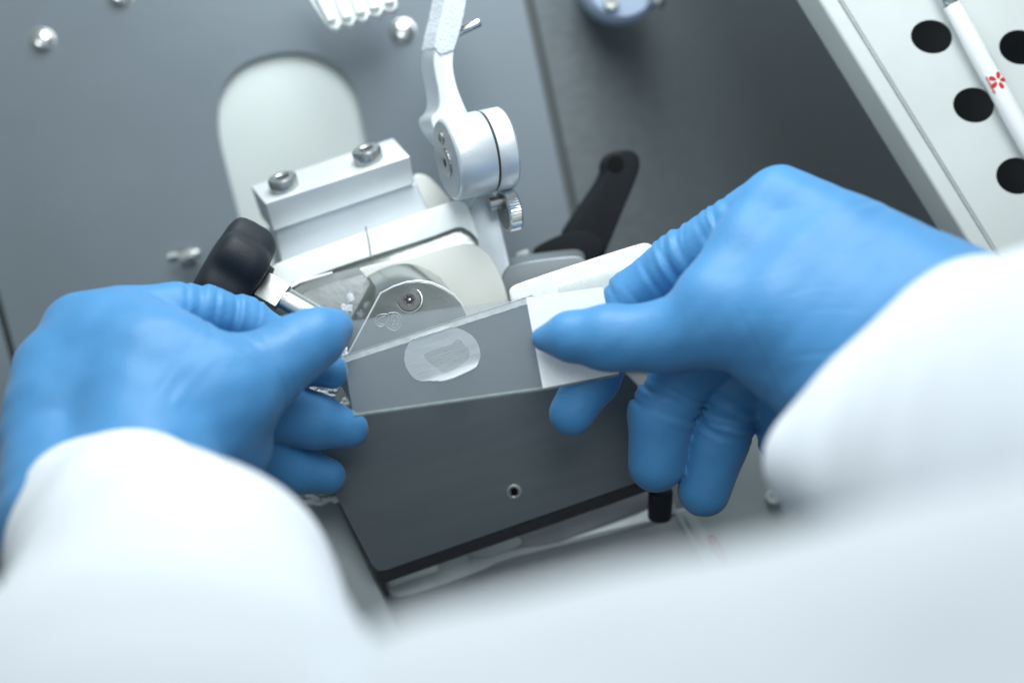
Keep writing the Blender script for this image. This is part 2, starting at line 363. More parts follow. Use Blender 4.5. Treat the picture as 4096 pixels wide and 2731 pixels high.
for v in bm.verts: v.co += v.normal * (.13 * noise.fractal(v.co * 1.9, 1, 2, 5) + .1)
gf = G(); bm.verts.index_update(); gf.v = [v.co.copy() for v in bm.verts]; gf.f = [tuple(v.index for v in f.verts) for f in bm.faces]; bm.free()
mesh_obj('frost', gf, 'armfrost', th)
A = Vector((.93, .22, -.29)).normalized(); hc = P(1786, 640, -14)
mesh_obj('hub', lathe([(11.6, 0), (12.2, .5), (12.4, 1.2), (12.4, 11.6), (12.2, 12)], hc, A, 96), 'alu', th)
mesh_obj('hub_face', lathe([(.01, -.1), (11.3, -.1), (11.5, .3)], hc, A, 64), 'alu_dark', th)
mesh_obj('hub_gap', lathe([(11.6, 12), (11.6, 12.8)], hc, A, 64), 'void', th)
mesh_obj('hub_cap', lathe([(12.1, 12.8), (12.3, 13.1), (12.3, 18.3), (11.8, 18.9), (.01, 18.9)], hc, A, 96), 'alu', th)
_, u1, v1 = frame(A)
updir = (Vector((0, 1, 0)) - A * A.y).normalized()
s1 = mesh_obj('face_screw', lathe([(2.0, 0), (2.0, -.5), (1.5, -.6), (1.1, -.3), (.01, -.2)], hc + updir * 6.6 + A * .0, A, 32), 'steel_dull', th)
s2 = mesh_obj('scale_ring', lathe([(4.3, 0), (4.3, -.5), (3.9, -.7), (1.5, -.7), (1.3, -.2), (.01, -.1)], hc - updir * .8, A, 64, lambda t, h: 1 + .02 * math.sin(40 * t)), 'steel_dull', th)
mesh_obj('ring_socket', lathe([(1.25, -.71), (1.2, -.76), (.01, -.76)], hc - updir * .8, A, 24), 'void', s2)
mesh_obj('post', prism(pl(smooth([(1872, 800), (1962, 765), (1985, 790), (2010, 920), (2045, 1080), (2075, 1200), (1990, 1200), (1900, 960)], 1), -29), (0, 0, -9), .7, 3), 'alu', th)
th2 = thing('thumb_screw', 'knurled steel thumb screw on the post under the arm hub', 'screw', P(2035, 840, -24))
A2 = Vector((.93, .24, -.28)).normalized(); tc0 = P(2012, 845, -22)
mesh_obj('knurled_head', lathe([(5.9, 0), (6.5, .5), (6.5, 3.6), (6.1, 4.1), (.01, 4.1)], tc0, A2, 240, lambda t, h: 1 + (.02 * math.sin(48 * t) if .2 < h < 4 else 0)), 'steel', th2)
mesh_obj('dark_face', lathe([(.01, -.05), (5.7, -.05), (5.75, .2)], tc0, A2, 48), 'screw', th2)
mesh_obj('shank', lathe([(2.2, -4.5), (2.2, 0)], tc0 + Vector((0, 2.8, 0)), A2, 32), 'steel_dull', th2)
t = mesh_obj('dowel_pin', lathe([(1.35, 0), (1.35, 8.4), (1.1, 8.8), (.01, 8.8)], P(1815, 137, -30), Vector((.9, .40, .1)), 40), 'steel')
tag(t, 'short polished steel dowel pin sticking out of the frosted arm', 'pin')

# ------------------------------------------------------------------ black star knob with steel shaft
th = thing('star_knob', 'black rubber star knob on a steel shaft above the left hand', 'knob', P(900, 1160, -20))
kb = P(852, 1026, -12); kf = P(1030, 1134, -15); KA = (kf - kb).normalized(); KL = (kf - kb).length
prof = [(.01, -1.2), (5, -1.0), (10.5, -.6), (12.6, .0), (13.8, 1.0), (14.4, 2.5), (14.7, 5)] + [(14.8, KL * .6), (14.4, KL - 4), (13.2, KL - 2.2), (12.0, KL - .9), (9.4, KL - .2), (.01, KL)]
def lobes(t, h):
    c = math.cos(5 * t + KPH); return .91 + .12 * (1 - abs((1 - c) / 2) ** 1.3 * 1.7)
KPH = 3.9
mesh_obj('grip', lathe(prof, kb, KA, 180, lobes), 'black', th, ang=60)
mesh_obj('collar', lathe([(6.6, 0), (6.4, 2.5), (.01, 2.5)], kf - KA * .6, KA, 64), 'black', th)
SA = (P(1290, 1298, -8) - P(1062, 1166, -12)).normalized(); sb = P(1040, 1153, -12.5)
mesh_obj('shaft', lathe([(4.5, 0), (4.5, 24)], sb, SA, 64), 'steel', th)
_, su, sv = frame(SA)
up = (Vector((.2, .3, 1)) - SA * Vector((.2, .3, 1)).dot(SA)).normalized(); sd = SA.cross(up).normalized()
c0 = sb + SA * 1.0; c1 = sb + SA * 8.6
mesh_obj('square_section', hexa([c0 + up * 4.9 + sd * 4.1, c0 + up * 4.9 - sd * 4.1, c0 - up * 4.9 - sd * 4.1, c0 - up * 4.9 + sd * 4.1],
     [c1 + up * 4.9 + sd * 4.1, c1 + up * 4.9 - sd * 4.1, c1 - up * 4.9 - sd * 4.1, c1 - up * 4.9 + sd * 4.1], .3), 'steel_dull', th)

# ------------------------------------------------------------------ black clamping lever
th = thing('clamp_lever', 'black plastic clamping lever leaning right behind the white pad', 'lever', P(2290, 1030, -50))
arm = smooth([(2432, 700), (2428, 650), (2458, 610), (2510, 596), (2552, 612), (2564, 655), (2550, 710), (2490, 850), (2425, 1010), (2400, 1060), (2310, 1060), (2300, 1000), (2270, 945), (2290, 900)], 2)
mesh_obj('arm', prism(pl(arm, -48), (-2.5, .3, -9), .9, 3), 'blackpl', th)
mesh_obj('hub', prism(pl(smooth([(2130, 1010), (2140, 985), (2270, 925), (2350, 925), (2420, 960), (2400, 1050), (2150, 1050)], 2), -45), (0, 0, -12), 1.2, 3), 'blackpl', th)
mesh_obj('end_recess', lathe([(2.5, 0), (2.4, .25), (.01, .3)], P(2462, 655, -47.9), (0, 0, 1), 32), 'hole_shade', th)
mesh_obj('nut', lathe([(2.2, 0), (2.4, .6), (2.4, 3.2), (2.0, 3.8), (.01, 3.8)], P(2075, 1040, -44), (.9, .3, .2), 6), 'lever', th)
t = mesh_obj('bearing_block', prism(pl(smooth([(1995, 1150), (2020, 1072), (2060, 1052), (2290, 1022), (2330, 1028), (2352, 1055), (2300, 1120), (2100, 1220), (2020, 1220)], 2), -28), (0, 2.6, -13), .6, 3), 'plate')
tag(t, 'dark grey bearing block below the black clamping lever', 'block')
th = thing('hand_rest', 'white frosted pad between grey block and right index finger', 'pad', P(2300, 1150, -15))
mesh_obj('pad', prism(pl(smooth([(2036, 1178), (2040, 1150), (2080, 1130), (2555, 974), (2600, 972), (2640, 1010), (2600, 1100), (2500, 1230), (2100, 1270), (2055, 1240)], 2), -14), (0, 0, -9), 1.2, 4), 'frosty', th)
mesh_obj('clear_strip', prism(pl([(2228, 1150), (2540, 1052), (2600, 1075), (2480, 1200), (2260, 1215)], -12.6), (0, 0, -.9), .25), 'clear', th)

# ------------------------------------------------------------------ knife stage: dark plate, blade, screw
TOPY = lambda x: 1432 - .322 * (x - 1385)
def zpl(x, y): return -.026 * max(0, y - TOPY(x))
th = thing('knife_stage', 'wide dark grey knife stage plate under the glass slide', 'stage', P(2000, 2300, -40))
plate = [(1385, 1433), (1361, 1535), (1421, 1645), (1300, 1690), (1215, 1725), (1290, 1880), (1490, 2262), (1512, 2284), (1545, 2280), (2560, 1926), (2780, 1850), (2790, 1835), (2545, 1537), (2240, 1222), (2130, 1193)]
PN = Vector((.0, .30, -1)).normalized()
mesh_obj('plate', prism(pl(plate, zpl), PN * 3, .35, 2), 'plate', th)
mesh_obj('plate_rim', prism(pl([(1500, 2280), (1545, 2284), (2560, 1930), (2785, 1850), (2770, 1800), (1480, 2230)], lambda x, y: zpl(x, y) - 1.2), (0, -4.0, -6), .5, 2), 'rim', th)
hp = P(2055, 1966, zpl(2055, 1966)); hn = Vector((-.03, -.34, .94)).normalized()
hs = mesh_obj('socket_screw', lathe([(2.4, -1), (2.4, .12), (2.1, .3), (1.6, .28), (1.35, -.1), (.01, -.1)], hp, hn, 40), 'alu_dark', th)
mesh_obj('screw_recess', prism(hexsock(hp + hn * .02, hn, 1.35, 1), hn * .12), 'hole_shade', hs)
mesh_obj('countersink_ring', lathe([(2.9, -.5), (2.95, .03), (2.45, .05), (2.4, -.3)], hp, hn, 48), 'plate', hs)
# blade along the top edge
n = 90; bl0 = []; bl1 = []
for i in range(n + 1):
    x = 1330 + i / n * 798; y = TOPY(x)
    j = 3.5 * noise.noise(Vector((i * .5, 0, 0))) + 2 * noise.noise(Vector((i * 1.9, 4, 0)))
    bl0.append(P(x, y - 7, .55)); bl1.append(P(x - 2, y + 17 + j * .6, .35))
g = prism(bl0 + bl1[::-1], (0, 0, -.6))
th = thing('microtome_blade', 'thin bright steel blade along the upper edge of the dark plate', 'blade', P(1840, 1290, 0))
mesh_obj('blade_body', g, 'blade', th)
mesh_obj('cutting_edge', tube([p + Vector((0, .35, .05)) for p in bl0], .16, 8), 'steel', th)
# frozen section lying on the plate
o5 = lambda a: [(1300 + x * .4145, 1000 + y * .4145) for x, y in a]
sec = smooth(o5([(830, 860), (790, 930), (765, 1000), (765, 1080), (790, 1150), (830, 1210), (880, 1252), (940, 1268), (1010, 1256), (1060, 1266), (1130, 1262), (1200, 1245), (1280, 1215), (1380, 1170), (1465, 1127), (1482, 1080), (1500, 1035), (1500, 980), (1480, 910), (1440, 840), (1370, 790), (1290, 755), (1210, 737), (1150, 738), (1080, 760), (980, 800)]), 2)
cx, cy = 1768, 1418
rings = 26; g = G(); m = len(sec)
def zsec(x, y):
    z = zpl(x, y) + .35
    e = max(0., ((y - (1540 - .36 * (x - 1700))) + 26) / 26.)
    if x > 1690: z += 1.5 * e ** 2
    if y < TOPY(x) + 14: z = max(z, .75)
    return z + .12 * noise.noise(Vector((x * .012, y * .04, 0)))
for r in range(1, rings + 1):
    f = r / rings
    for i, (x, y) in enumerate(sec):
        jj = (1 + .022 * noise.noise(Vector((i * .9, 0, 2)))) if r == rings else 1
        X = cx + (x - cx) * f * jj; Y = cy + (y - cy) * f * jj; g.v.append(P(X, Y, zsec(X, Y)))
g.v.append(P(cx, cy, zsec(cx, cy))); cidx = len(g.v) - 1
for i in range(m):
    g.f.append((cidx, i, (i + 1) % m))
    for r in range(rings - 1): g.f.append((r * m + i, r * m + m + i, r * m + m + (i + 1) % m, r * m + (i + 1) % m))
th = thing('frozen_section', 'round whitish frozen section lying on the dark plate', 'tissue section', P(cx, cy, -3))
mesh_obj('compound_film', recalc(g), 'section', th)
tis = smooth(o5([(940, 1020), (1000, 980), (1090, 950), (1180, 925), (1230, 905), (1262, 860), (1310, 862), (1340, 915), (1385, 950), (1402, 1010), (1380, 1060), (1300, 1120), (1250, 1150), (1160, 1195), (1100, 1155), (1040, 1110)]), 2)
tc_ = (1785, 1428); g = G(); m = len(tis)
for r in range(1, 9):
    for i, (x, y) in enumerate(tis):
        k = r / 8 * (1 + (.03 * noise.noise(Vector((i * .7, 1, 0))) if r == 8 else 0)); X = tc_[0] + (x - tc_[0]) * k; Y = tc_[1] + (y - tc_[1]) * k; g.v.append(P(X, Y, zsec(X, Y) + .12))
g.v.append(P(*tc_, zsec(*tc_) + .12)); cidx = len(g.v) - 1
for i in range(m):
    g.f.append((cidx, i, (i + 1) % m))
    for r in range(7): g.f.append((r * m + i, r * m + m + i, r * m + m + (i + 1) % m, r * m + (i + 1) % m))
mesh_obj('tissue', recalc(g), 'tissue', th)
# curled lower lip of the film
lip = smooth(o5([(1060, 1262), (1130, 1262), (1200, 1245), (1280, 1215), (1380, 1170), (1465, 1127)]), 2, False)
mesh_obj('curled_edge', tube([P(x, y - 2, zpl(x, y) + 1.9) for x, y in lip], [.1 + .36 * math.sin(math.pi * i / (len(lip) - 1)) for i in range(len(lip))], 10), 'snow', th)

# ------------------------------------------------------------------ glass slide with frosted label end
ZS = 16.0
TL, TR, BRc, BL = P(1352, 1289, ZS), P(2410, 1148, ZS), P(2475, 1494, ZS), P(1412, 1659, ZS)
LT, LB = P(2104, 1190, ZS), P(2171, 1552, ZS)
th = thing('glass_slide', 'clear glass slide with white frosted end held between both hands', 'slide', (TL + TR + BRc + BL) / 4)
down = Vector((.1, -.45, -.95)) * 1.05
mesh_obj('glass', prism([TL, LT, TR, BRc, LB, BL], down, .08, 1), 'glass', th)
mesh_obj('lower_edge', tube([BL + down * .5 + Vector((0, .1, 0)), LB + down * .5 + Vector((0, .1, 0)), BRc + down * .5 + Vector((0, .1, 0))], .62, 8), 'glassedge', th)
up_ = Vector((0, 0, .08))
mesh_obj('frosted_end', prism([LT + up_, TR + up_, BRc + up_, LB + up_], (0, 0, -.06)), 'label', th)

# ------------------------------------------------------------------ machine base below the stage
struct('floor', prism(pl([(900, 1500), (3300, 1500), (4600, 3200), (900, 3200)], -56), (0, 0, -5)), 'basegrey')
t = mesh_obj('side_rail', prism(pl([(900, 1990), (1328, 1962), (1580, 2490), (1800, 3000), (900, 3000)], -33), (0, 0, -18), .8), 'basepale')
tag(t, 'pale grey rail beside the lower left corner of the dark plate', 'rail')
th = thing('frosty_block', 'white frost covered block at the left end of the blade', 'block', P(1320, 1560, -12))
mesh_obj('block', prism(pl([(1180, 1480), (1352, 1440), (1368, 1535), (1425, 1650), (1350, 1690), (1180, 1640)], lambda x, y: -9 - .01 * (y - 1440)), (0, 0, -10), .5), 'lever', th)
g = G()
for i in range(46):
    x = random.uniform(1240, 1400); y = random.uniform(1470, 1650)
    if x > 1360 + max(0, (y - 1535) * .5): x -= 60
    g.join(blob(x, y, -8.9 - .01 * (y - 1440), random.uniform(.3, 1.5), random.uniform(.3, 1.2), .12, i, .8, 2))
g.join(blob(1375, 1415, -3, 1.1, 2.2, 1.2, 77, .6))
mesh_obj('snow', g, 'snow', th)
g = G()
for i in range(24):
    x = random.uniform(1225, 1345); y = random.uniform(1975, 2020)
    g.join(blob(x, y, -32.8, random.uniform(.4, 1.6), random.uniform(.2, .6), .08, i + 90, .8, 2))
tag(mesh_obj('frost_crumbs', g, 'snow'), 'thin frost crumbs on the pale rail beside the plate', 'frost', kind='stuff')
th = thing('blade_lever', 'long pale metal lever under the lower edge of the dark plate', 'lever', P(2100, 2250, -45))
lev = smooth([(1535, 2300), (1548, 2355), (1565, 2386), (1620, 2387), (1740, 2350), (1911, 2290), (2015, 2240), (2175, 2200), (2217, 2188), (2420, 2142), (2640, 2088), (2695, 2062), (2706, 2030), (2680, 1990), (2585, 2020), (2300, 2120), (1900, 2210), (1700, 2240)], 1)
mesh_obj('lever_bar', prism(pl(lev, -42), (.3, -1.2, -7), .7, 3), 'lever', th)
mesh_obj('grip_wedge', prism(pl([(2225, 2172), (2420, 2105), (2586, 2036), (2665, 2052), (2600, 2084), (2400, 2128)], lambda x, y: -41.2), (0, 0, -1), .3), 'frosty', th)
mesh_obj('cam_plate', prism(pl(smooth([(1990, 2205), (2060, 2150), (2300, 2050), (2570, 1950), (2600, 2000), (2588, 2034), (2420, 2095), (2222, 2170), (2110, 2184)], 1), -40.6), (0, 0, -3), .4), 'levermid', th)
mesh_obj('cam_tongue', prism(pl(smooth([(1855, 2215), (1960, 2160), (2075, 2140), (2095, 2180), (2000, 2205), (1960, 2225), (1900, 2226)], 2), -40.2), (0, 0, -3), .5), 'lever', th)
mesh_obj('end_stop', prism(pl([(1545, 2318), (1620, 2280), (1748, 2252), (1752, 2284), (1640, 2318), (1566, 2345)], -40.8), (0, 0, -2), .3), 'cream', th)
t = mesh_obj('rubber_foot', lathe([(3.6, -8), (3.75, -4), (3.75, 1.0), (3.4, 1.6), (.01, 1.6)], P(2642, 1978, -31), Vector((.0, .85, .5)), 48), 'black')
tag(t, 'black rubber stub standing on the pale lever below the right middle finger', 'stub')
# right side of the base
th = thing('base_plate', 'grey base plate with round button at right below the ring finger', 'base plate', P(3000, 2000, -45))
mesh_obj('deck', prism(pl([(2690, 1500), (3060, 1500), (3290, 2060), (3700, 2950), (3120, 2950), (2820, 2200), (2740, 2040)], -46), (0, 0, -8), .6), 'basepale', th)
mesh_obj('button', lathe([(2.3, 0), (2.3, 1.6), (2.0, 2.0), (1.2, 2.0), (1.1, 1.8), (.01, 1.8)], P(3090, 1990, -46), (0, .15, 1), 40), 'lever', th)
mesh_obj('dark_slot', prism(pl([(3165, 1985), (3285, 1960), (3300, 2020), (3210, 2045)], -45.7), (0, 0, -.4)), 'void', th)
th = thing('guide_rail', 'narrow metal guide rail running down beside the grey base plate', 'rail', P(2850, 2250, -42))
mesh_obj('rail_bar', prism(pl([(2695, 2050), (2760, 2030), (2850, 2165), (3140, 2900), (3060, 2900), (2800, 2230)], -41), (0, 0, -8), .5), 'basepale', th)
mesh_obj('rail_ridge', prism(pl([(2735, 2060), (2755, 2052), (2830, 2180), (2812, 2190)], -40.4), (0, 0, -1), .2), 'basegrey', th)
mesh_obj('red_insert', prism(pl(smooth([(2822, 2150), (2850, 2136), (2872, 2150), (2925, 2260), (2895, 2280)], 2), -39.8), (0, 0, -3), .5), 'darkred', th)

# ------------------------------------------------------------------ perforated tray and pen at upper right
def zt(x, y): return -24.0
th = thing('perforated_tray', 'pale metal tray with round holes sloping at upper right', 'tray', P(3800, 500, -30))
def ell(cx, cy, rx, ry, rot=0, n=48): return [(cx + rx * math.cos(2 * math.pi * k / n) * math.cos(rot) - ry * math.sin(2 * math.pi * k / n) * math.sin(rot), cy + rx * math.cos(2 * math.pi * k / n) * math.sin(rot) + ry * math.sin(2 * math.pi * k / n) * math.cos(rot)) for k in range(n)]
e1 = lambda y: 3276 + .618 * y
e2 = lambda y: 3372 + .617 * y
holes = [ell(3727, 148, 84, 67, .15), ell(4080, 190, 84, 69, .15), ell(3896, 421, 84, 70, .15), ell(4068, 704, 84, 73, .15), ell(4250, 470, 84, 70, .15), ell(3552, -130, 84, 67, .15), ell(3900, -95, 84, 67, .15), ell(4245, 990, 84, 73, .15)]
mesh_obj('sheet', prism(pl([(e2(-900), -900), (4900, -900), (4900, 1700), (e2(1700), 1700)], -26), (0, 0, -1.2), 0, 2, [pl(h, -26) for h in holes]), 'ptray', th)
mesh_obj('raised_rim', prism(pl([(e1(-900), -900), (e2(-900) - 16, -900), (e2(1700) - 16, 1700), (e1(1700), 1700)], -25), (-4.6, -.5, -11), 1.0, 4), 'ptray', th)
mesh_obj('rim_groove', prism(pl([(e2(-900) - 18, -900), (e2(-900) + 4, -900), (e2(1700) + 4, 1700), (e2(1700) - 18, 1700)], -26.25), (0, 0, -1)), 'lever', th)
mesh_obj('hole_shade_sheet', prism(pl([(e1(-900) + 30, -900), (5000, -900), (5000, 1700), (e1(1700) + 30, 1700)], -60), (0, 0, -2)), 'void', th)  # dark sheet added below so the holes look shaded inside
th = thing('white_pen', 'white pen with red flower emblem lying on the perforated tray', 'pen', P(3960, 300, -22))
p0, p1 = P(3806, 20, -21.5), P(4310, 935, -21.5); pa = (p1 - p0).normalized(); R = 3.15
mesh_obj('barrel', lathe([(2.75, 0), (2.95, 3), (3.1, 14), (R, 24), (R, (p1 - p0).length)], p0, pa, 64), 'pen', th)
mesh_obj('ferrule', lathe([(1.9, -12), (2.2, -9), (2.3, -5), (2.7, -4.2), (2.75, -.8), (2.6, 0)], p0, pa, 48), 'steel', th)
ps = pa.cross(Vector((0, 0, 1))).normalized()
def onpen(px, py, lift=.10):
    q = P(px, py, -21.5); d = q - p0; h = d.dot(pa); s = d.dot(ps); s = max(-R * .97, min(R * .97, s))
    rr = R + lift; return p0 + pa * h + ps * s + Vector((0, 0, 1)) * math.sqrt(max(0, rr * rr - s * s))
g = G()
fc = (3984, 328)
for k in range(5):
    a = -math.pi / 2 + .05 + k * 2 * math.pi / 5
    pts = []
    for j in range(14):
        b = 2 * math.pi * j / 14; lx = 23 + 15 * math.cos(b); ly = 10.5 * math.sin(b) * (.55 + .45 * (lx / 35))
        pts.append((fc[0] + lx * math.cos(a) - ly * math.sin(a), fc[1] + (lx * math.sin(a) + ly * math.cos(a)) * .95))
    cp = (sum(p[0] for p in pts) / 14, sum(p[1] for p in pts) / 14)
    g.add([onpen(*p) for p in pts] + [onpen(*cp)], [(j, (j + 1) % 14, 14) for j in range(14)])
for k in range(13):                                  # the tiny lettering beside the flower
    f = k / 12; x = 3938 + 33 * f; y = 314 + 62 * f; h = 3.0 + 1.4 * ((k * 7) % 3)
    g.add([onpen(x - h, y + 1), onpen(x + h, y - 2.2), onpen(x + h + 1.5, y + .6), onpen(x - h + 1.5, y + 3.6)], [(0, 1, 2, 3)])
mesh_obj('red_emblem', g, 'red', th)

# ------------------------------------------------------------------ implicit surfaces for the gloved hands and the coat
def sdf_cone(X, Y, Z, a, b, ra, rb):
    ba = b - a; l2 = float(ba.dot(ba)); rr = ra - rb; a2 = l2 - rr * rr; il2 = 1.0 / l2
    px, py, pz = X - a.x, Y - a.y, Z - a.z
    y = px * ba.x + py * ba.y + pz * ba.z; z = y - l2
    x2 = (px * l2 - ba.x * y) ** 2 + (py * l2 - ba.y * y) ** 2 + (pz * l2 - ba.z * y) ** 2
    y2 = y * y * l2; z2 = z * z * l2; k = math.copysign(1, rr) * rr * rr * x2
    c1 = np.sign(z) * a2 * z2 > k; c2 = np.sign(y) * a2 * y2 < k
    d = (np.sqrt(np.maximum(x2 * a2 * il2, 0)) + y * rr) * il2 - ra
    d = np.where(c2, np.sqrt((x2 + y2)) * il2 - ra, d)
    d = np.where(c1, np.sqrt((x2 + z2)) * il2 - rb, d)
    return d
def smin(a, b, k):
    h = np.maximum(k - np.abs(a - b), 0) / k
    return np.minimum(a, b) - h * h * h * k / 6
def nets(D, org, h):
    nx, ny, nz = D.shape; ins = D < 0
    cnt = np.zeros((nx - 1, ny - 1, nz - 1), np.float32); acc = [np.zeros_like(cnt) for _ in range(3)]
    corners = [(i, j, k) for i in (0, 1) for j in (0, 1) for k in (0, 1)]
    sl = lambda c: (slice(c[0], nx - 1 + c[0]), slice(c[1], ny - 1 + c[1]), slice(c[2], nz - 1 + c[2]))
    for a in corners:
        for ax in range(3):
            if a[ax] == 0:
                b = list(a); b[ax] = 1; b = tuple(b)
                da, db = D[sl(a)], D[sl(b)]; m = (da < 0) != (db < 0)
                t = np.where(m, da / np.where(m, da - db, 1), 0)
                for q in range(3): acc[q] += np.where(m, a[q] + (t if q == ax else 0), 0)
                cnt += m
    act = cnt > 0; idx = -np.ones(cnt.shape, np.int64); I = np.argwhere(act); idx[act] = np.arange(len(I))
    V = np.stack([acc[q][act] / cnt[act] for q in range(3)], 1) + I; V = V * h + np.array(org)
    F = []
    for ax in range(3):
        o = [(1, 2), (2, 0), (0, 1)][ax]; s0 = [slice(None)] * 3; s1 = [slice(None)] * 3
        s0[ax] = slice(0, -1); s1[ax] = slice(1, None)
        ch = ins[tuple(s0)] != ins[tuple(s1)]
        E = np.argwhere(ch); ok = np.all([E[:, q] > 0 for q in o], 0) & np.all([E[:, q] < (nx, ny, nz)[q] - 1 for q in o], 0); E = E[ok]
        flip = ins[tuple(s0)][E[:, 0], E[:, 1], E[:, 2]]
        def at(d1, d2):
            q = E.copy(); q[:, o[0]] -= d1; q[:, o[1]] -= d2; return idx[q[:, 0], q[:, 1], q[:, 2]]
        Q = np.stack([at(1, 1), at(0, 1), at(0, 0), at(1, 0)], 1); Q[~flip] = Q[~flip][:, ::-1]; F.append(Q)
    return V, np.concatenate(F)
def sculpt(chains, h, kdef=6., shell=0, cut=None, disp=None, relax=2):
    """chains: list of (k_join, [(point, radius), ...]); each chain is smooth along itself"""
    pts = [(p, r) for _, ch in chains for p, r in ch]
    lo = [min(p[i] - r for p, r in pts) - 3 * h - 1 for i in range(3)]; hi = [max(p[i] + r for p, r in pts) + 3 * h + 1 for i in range(3)]
    n = [int((hi[i] - lo[i]) / h) + 2 for i in range(3)]
    X, Y, Z = np.meshgrid(*[(lo[i] + h * np.arange(n[i])).astype(np.float64) for i in range(3)], indexing='ij')
    D = None
    for k, ch in chains:
        d = None
        for (p, r), (q, s) in zip(ch[:-1], ch[1:]):
            e = sdf_cone(X, Y, Z, p, q, r, s); d = e if d is None else smin(d, e, 3.0)
        D = d if D is None else smin(D, d, k)
    if shell: D = np.maximum(D, -(D + shell))
    if cut:
        p, nn = cut; D = np.maximum(D, -((X - p.x) * nn.x + (Y - p.y) * nn.y + (Z - p.z) * nn.z))
    V, F = nets(D.astype(np.float32), lo, h)
    e = np.concatenate([F[:, [0, 1]], F[:, [1, 2]], F[:, [2, 3]], F[:, [3, 0]]])
    def nrm(V):
        N = np.cross(V[F[:, 2]] - V[F[:, 0]], V[F[:, 3]] - V[F[:, 1]]); R = np.zeros_like(V)
        for c in range(4): np.add.at(R, F[:, c], N)
        return R / np.maximum(np.linalg.norm(R, axis=1, keepdims=True), 1e-9)
    for _ in range(relax):
        A_ = np.zeros_like(V); c_ = np.zeros(len(V)); np.add.at(A_, e[:, 0], V[e[:, 1]]); np.add.at(A_, e[:, 1], V[e[:, 0]])
        np.add.at(c_, e[:, 0], 1); np.add.at(c_, e[:, 1], 1); V = .5 * V + .5 * A_ / c_[:, None]
    if disp: V = disp(V, nrm(V))
    return V, F
def folds(V, N, a, b, rmax, n, amp, seed, soft=.15, ang=0., t0=0., t1=1., ws=1.):
    """raised and sunken glove folds running round the finger between a and b"""
    a = np.array(a); b = np.array(b); ab = b - a; L = np.linalg.norm(ab); u = ab / L
    d = V - a; s = d @ u / L; off = d - np.outer(d @ u, u); r = np.linalg.norm(off, axis=1)
    rs = np.random.RandomState(seed); ph = off @ np.array([.7, .2, .68])
    w = np.clip((s - t0) / soft, 0, 1) * np.clip((t1 - s) / soft, 0, 1) * (np.clip((rmax - r) / 2.5, 0, 1))
    D = np.zeros(len(V))
    for i in range(n):
        c = t0 + (t1 - t0) * (i + .5 + rs.uniform(-.65, .65)) / n; sl = rs.uniform(-.25, .25) + ang; wd = rs.uniform(.5, 1.25) * ws; am = amp * rs.uniform(.25, 1.4)
        q = (s - c) * L - sl * ph - .5 * np.sin(ph * .45 + rs.uniform(0, 6))
        D += am * (-np.exp(-(q / wd) ** 2) + .55 * np.exp(-((q - 1.7 * wd) / (1.1 * wd)) ** 2)) * (.6 + .4 * np.sin(ph * .35 + rs.uniform(0, 6)))
    return V + N * (D * w)[:, None]
def wob(V, N, amp, f, seed):
    rs = np.random.RandomState(seed); D = np.zeros(len(V))
    for i in range(7):
        k = rs.normal(size=3) * f * (1 + .5 * i); D += np.sin(V @ k + rs.uniform(0, 6)) / (1 + .6 * i)
    return V + N * (D * amp)[:, None]
def np_obj(name, VF, m, parent):
    V, F = VF; g = G(); org = ORG[parent.name]
    A_ = np.array(M3); Vw = (V @ A_.T) * .001 - np.array(org)
    me = bpy.data.meshes.new(name); me.vertices.add(len(V)); me.vertices.foreach_set('co', Vw.astype(np.float32).ravel())
    me.loops.add(F.size); me.loops.foreach_set('vertex_index', F.ravel().astype(np.int32)); me.polygons.add(len(F))
    me.polygons.foreach_set('loop_start', np.arange(0, F.size, 4, dtype=np.int32)); me.polygons.foreach_set('loop_total', np.full(len(F), 4, np.int32))
    me.update(calc_edges=True); me.validate(); me.polygons.foreach_set('use_smooth', [True] * len(me.polygons)); me.materials.append(MT[m])
    o = bpy.data.objects.new(name, me); C.objects.link(o); o.parent = parent; return o
def ch(*a): return [(P(x, y, z), r) for x, y, z, r in a]
person = thing('person', 'person in white lab coat and blue gloves holding the glass slide', 'person', P(2300, 3600, 120))
# right hand
R_palm = [
 (6, ch((3125, 785, 24, 8.6), (3400, 985, 34, 14), (3720, 1200, 48, 18), (4100, 1420, 72, 22))),
 (8, ch((3010, 990, 27, 9), (3250, 1120, 35, 17), (3600, 1350, 48, 22))),
 (14, ch((3060, 880, 25, 8.5), (2860, 1190, 33, 10))),
 (10, ch((2870, 1215, 35, 10), (3150, 1290, 40, 16), (3450, 1420, 48, 19))),
 (8, ch((3080, 1420, 36, 11), (3300, 1520, 42, 15), (3600, 1650, 60, 20))),
]
R_thumb = (7, ch((2172, 1353, 20.5, 3.4), (2285, 1345, 24.0, 7.0), (2430, 1352, 26.2, 9.1), (2640, 1348, 29, 9.8), (2850, 1300, 34, 11.5), (3150, 1260, 40, 15)))
R_index = (2.2, ch((3110, 795, 22, 8.6), (2900, 930, 18, 8.4), (2720, 1045, 13, 8.4), (2535, 1190, 7, 8.0), (2425, 1400, 6.5, 7.6), (2370, 1520, 7, 7.4), (2288, 1652, 7.5, 6.6)))
R_mid = (2.0, ch((2900, 1380, 14, 9.3), (2735, 1505, 11, 9.2), (2645, 1660, 8, 9.2), (2626, 1853, 6, 8.3)))
R_ring = (.5, ch((3060, 1420, 13, 9.3), (2955, 1560, 9, 9.4), (2872, 1760, 4, 8.8), (2816, 1962, 2, 7.7)))
R_lit = (1.2, ch((3230, 1450, 24, 9), (3150, 1620, 14, 8.4), (3142, 1760, 9, 7.6), (3170, 1850, 8, 6.8)))
